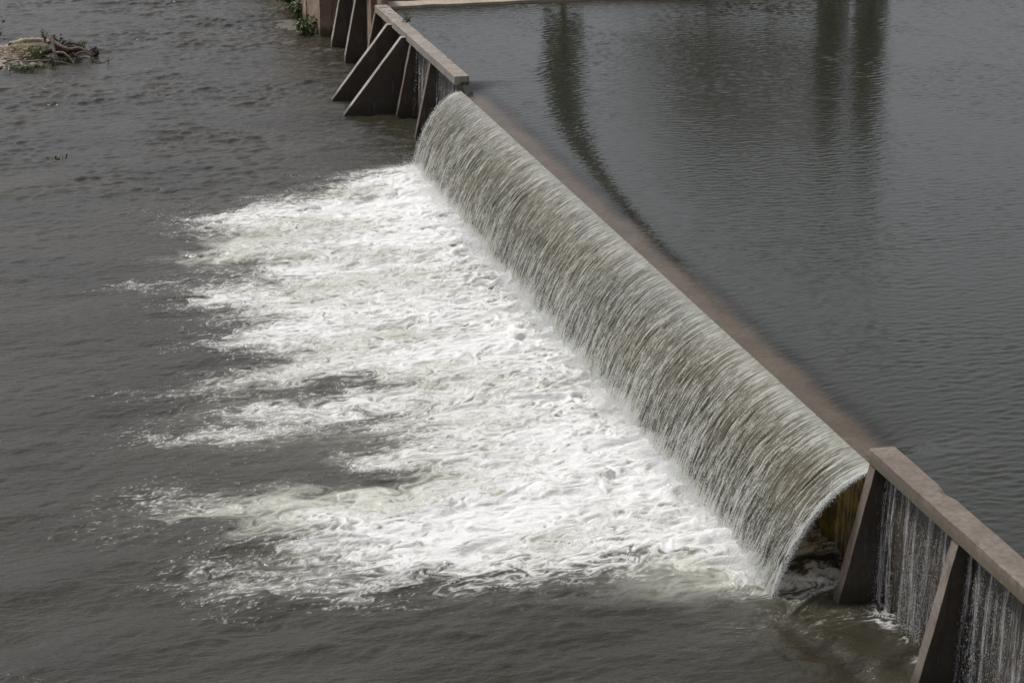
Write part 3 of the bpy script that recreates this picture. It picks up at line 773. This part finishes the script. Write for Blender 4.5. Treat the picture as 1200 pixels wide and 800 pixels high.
# droplets shed in front of the sheet and thrown up along its foot
n = 5000
t2 = r.uniform(.7, 1, n) * T_END; X2, Z2 = nappe_pt(t2)
P2 = np.stack([X2 - np.abs(r.normal(.03, .03, n)), r.uniform(YN + .6, YF - .7, n), Z2], 1)
n = 30000
YY3 = r.uniform(YN + .6, YF - .8, n)
P3 = np.stack([-2.0 - np.abs(r.normal(0, .30, n)), YY3, .08 + np.abs(r.normal(0, .13, n)) * (1 + 1.2 * np.clip(Tile(40, 512, .5, 3, 1., seed=77)(YY3, YY3 * 0), 0, 2))], 1)
bursts = []
for k in range(230):
    yb = r.uniform(YN + .9, YF - 1.0); nb_ = int(r.uniform(20, 120)); sc_ = r.uniform(.08, .28)
    v_ = r.normal(0, 1, (nb_, 3)); v_[:, 2] = np.abs(v_[:, 2])
    bursts.append(np.array([-2.05 - abs(r.normal(0, .12)), yb, .1]) + v_ * (sc_ * .8, sc_, sc_ * 1.1))
P = np.concatenate([P1, P2, P3] + bursts)
drops('spray', P, r.uniform(.003, .008, len(P)), 1.6, M['spray'], 'white drops flying off the edges and foot of the falling sheet')
# leaking curtain in each bay under the beams
def curtain(y0, y1, nst, per, seed, label):
    r = np.random.default_rng(seed); out = []
    cl = r.uniform(y0, y1, 9)
    for k in range(nst):
        yc = float(np.clip(cl[r.integers(0, 9)] + r.normal(0, .09), y0, y1)) if r.random() < .7 else r.uniform(y0, y1); z0 = r.uniform(2.5, 2.75); v = r.uniform(.12, .35)
        kk = int(per * r.uniform(.3, 1.6)); tt = np.sqrt(r.uniform(0, 1, kk)) * .74
        out.append(np.stack([-.03 - v * tt - np.abs(r.normal(0, .02, kk)), yc + r.normal(0, .02, kk) * (.3 + 2 * tt), z0 - .5 * G * tt * tt], 1))
    P = np.concatenate(out); P = P[P[:, 2] > 0]
    drops('dripping_water', P, r.uniform(.002, .0055, len(P)), 5.0, M['drip'], label)
curtain(31.3, 34.5, 110, 45, 211, 'thin curtain of drops leaking between the first two near buttresses')
curtain(27.7, 30.9, 110, 45, 212, 'thin curtain of drops leaking beyond the second near buttress')
curtain(71.4, 75.1, 60, 30, 213, 'drops leaking down the far face next to the fall')
curtain(75.5, 78.7, 40, 25, 214, 'drops leaking down the far face between the slim buttresses')
def film_material():
    m, t, b = mat('leaking_film')
    u = N(t, 'UVMap')
    def uvn(sx, sy, det=3):
        mp = N(t, 'Mapping'); mp.inputs['Scale'].default_value = (sx, sy, 1); L(t, u.outputs[0], mp.inputs['Vector']); return noise(t, mp.outputs[0], 1, det, .65)
    k = math_(t, 'ADD', math_(t, 'MULTIPLY', uvn(5, .22, 4), .68), math_(t, 'MULTIPLY', uvn(40, 3.0), .32))
    b.inputs['Base Color'].default_value = (.58, .58, .57, 1); b.inputs['Roughness'].default_value = .2; b.inputs['IOR'].default_value = 1.33
    tr = N(t, 'BsdfTransparent'); ms = N(t, 'MixShader')
    L(t, ramp(t, k, .475, .65, 0, .8), ms.inputs[0]); L(t, tr.outputs[0], ms.inputs[1]); L(t, b.outputs[0], ms.inputs[2])
    L(t, ms.outputs[0], t.nodes['Material Output'].inputs['Surface']); return m
M['film'] = film_material()
def film(y0, y1, seed, label, z0=2.71):
    tt = np.linspace(0, .735, 40); yy = np.linspace(y0, y1, 90)
    Yg, T = np.meshgrid(yy, tt, indexing='ij')
    p = Tile(12, 256, .2, 2, 1.2, seed=seed)
    X = -.04 - (.14 + .05 * p(Yg, T * .3)) * T - .01 * p(Yg * 3, T); Z = z0 - .5 * G * T * T
    me = npmesh('leaking_film', np.stack([X, Yg, Z], -1).reshape(-1, 3), gridfaces(90, 40), True, None, np.stack([Yg + seed, 2.7 - Z], -1).reshape(-1, 2))
    tag(link('leaking_film', me, M['film']), label, kind='structure')
film(31.27, 34.56, 301, 'broken film of water running down between the first two near buttresses')
film(27.67, 30.93, 302, 'broken film of water running down beyond the second near buttress')
film(71.2, 75.13, 303, 'film of water running down the far face beside the fall')
film(75.47, 78.7, 304, 'film of water running down the far face between the slim buttresses')
film(34.95, 36.6, 305, 'film of water running down the ochre face behind the open end of the fall', 2.32)

# ------------------------------------------------------------------ mist hanging over the foot of the fall
def mist():
    yy = np.arange(YN + .5, YF - .6, .12); p = Tile(40, 512, .5, 4, 1.0, seed=401); q = Tile(20, 256, .5, 3, 1.2, seed=402)
    ang = np.linspace(0, 2 * np.pi, 18, endpoint=False)
    Yg, A = np.meshgrid(yy, ang, indexing='ij')
    end = np.minimum(1, np.minimum(Yg - yy[0], yy[-1] - Yg) / .8 + .02)
    rad = (.36 + .10 * p(Yg, A * 0) + .06 * q(Yg * 2, A * 3.18)) * end
    X = -2.0 + np.cos(A) * rad * 1.15; Z = .10 + np.sin(A) * rad * .95
    n = len(yy); co = np.stack([X, Yg, Z], -1).reshape(-1, 3)
    i = np.arange(n - 1)[:, None]; j = np.arange(18)[None, :]; j2 = (j + 1) % 18
    f = np.stack([i * 18 + j, i * 18 + j2, (i + 1) * 18 + j2, (i + 1) * 18 + j], -1).reshape(-1, 4)
    m, t, b = mat('mist'); t.nodes.remove(b)
    v = N(t, 'VolumePrincipled'); v.inputs['Color'].default_value = (.995, .995, .995, 1); v.inputs['Density'].default_value = .6; v.inputs['Anisotropy'].default_value = .2
    L(t, v.outputs[0], t.nodes['Material Output'].inputs['Volume'])
    me = npmesh('mist', co, f); bm = bmesh.new(); bm.from_mesh(me); bmesh.ops.holes_fill(bm, edges=[e for e in bm.edges if e.is_boundary]); bmesh.ops.recalc_face_normals(bm, faces=bm.faces); bm.to_mesh(me); bm.free()
    tag(link('mist', me, m), 'thin white mist along the foot of the falling water', 'mist', kind='stuff')
mist()
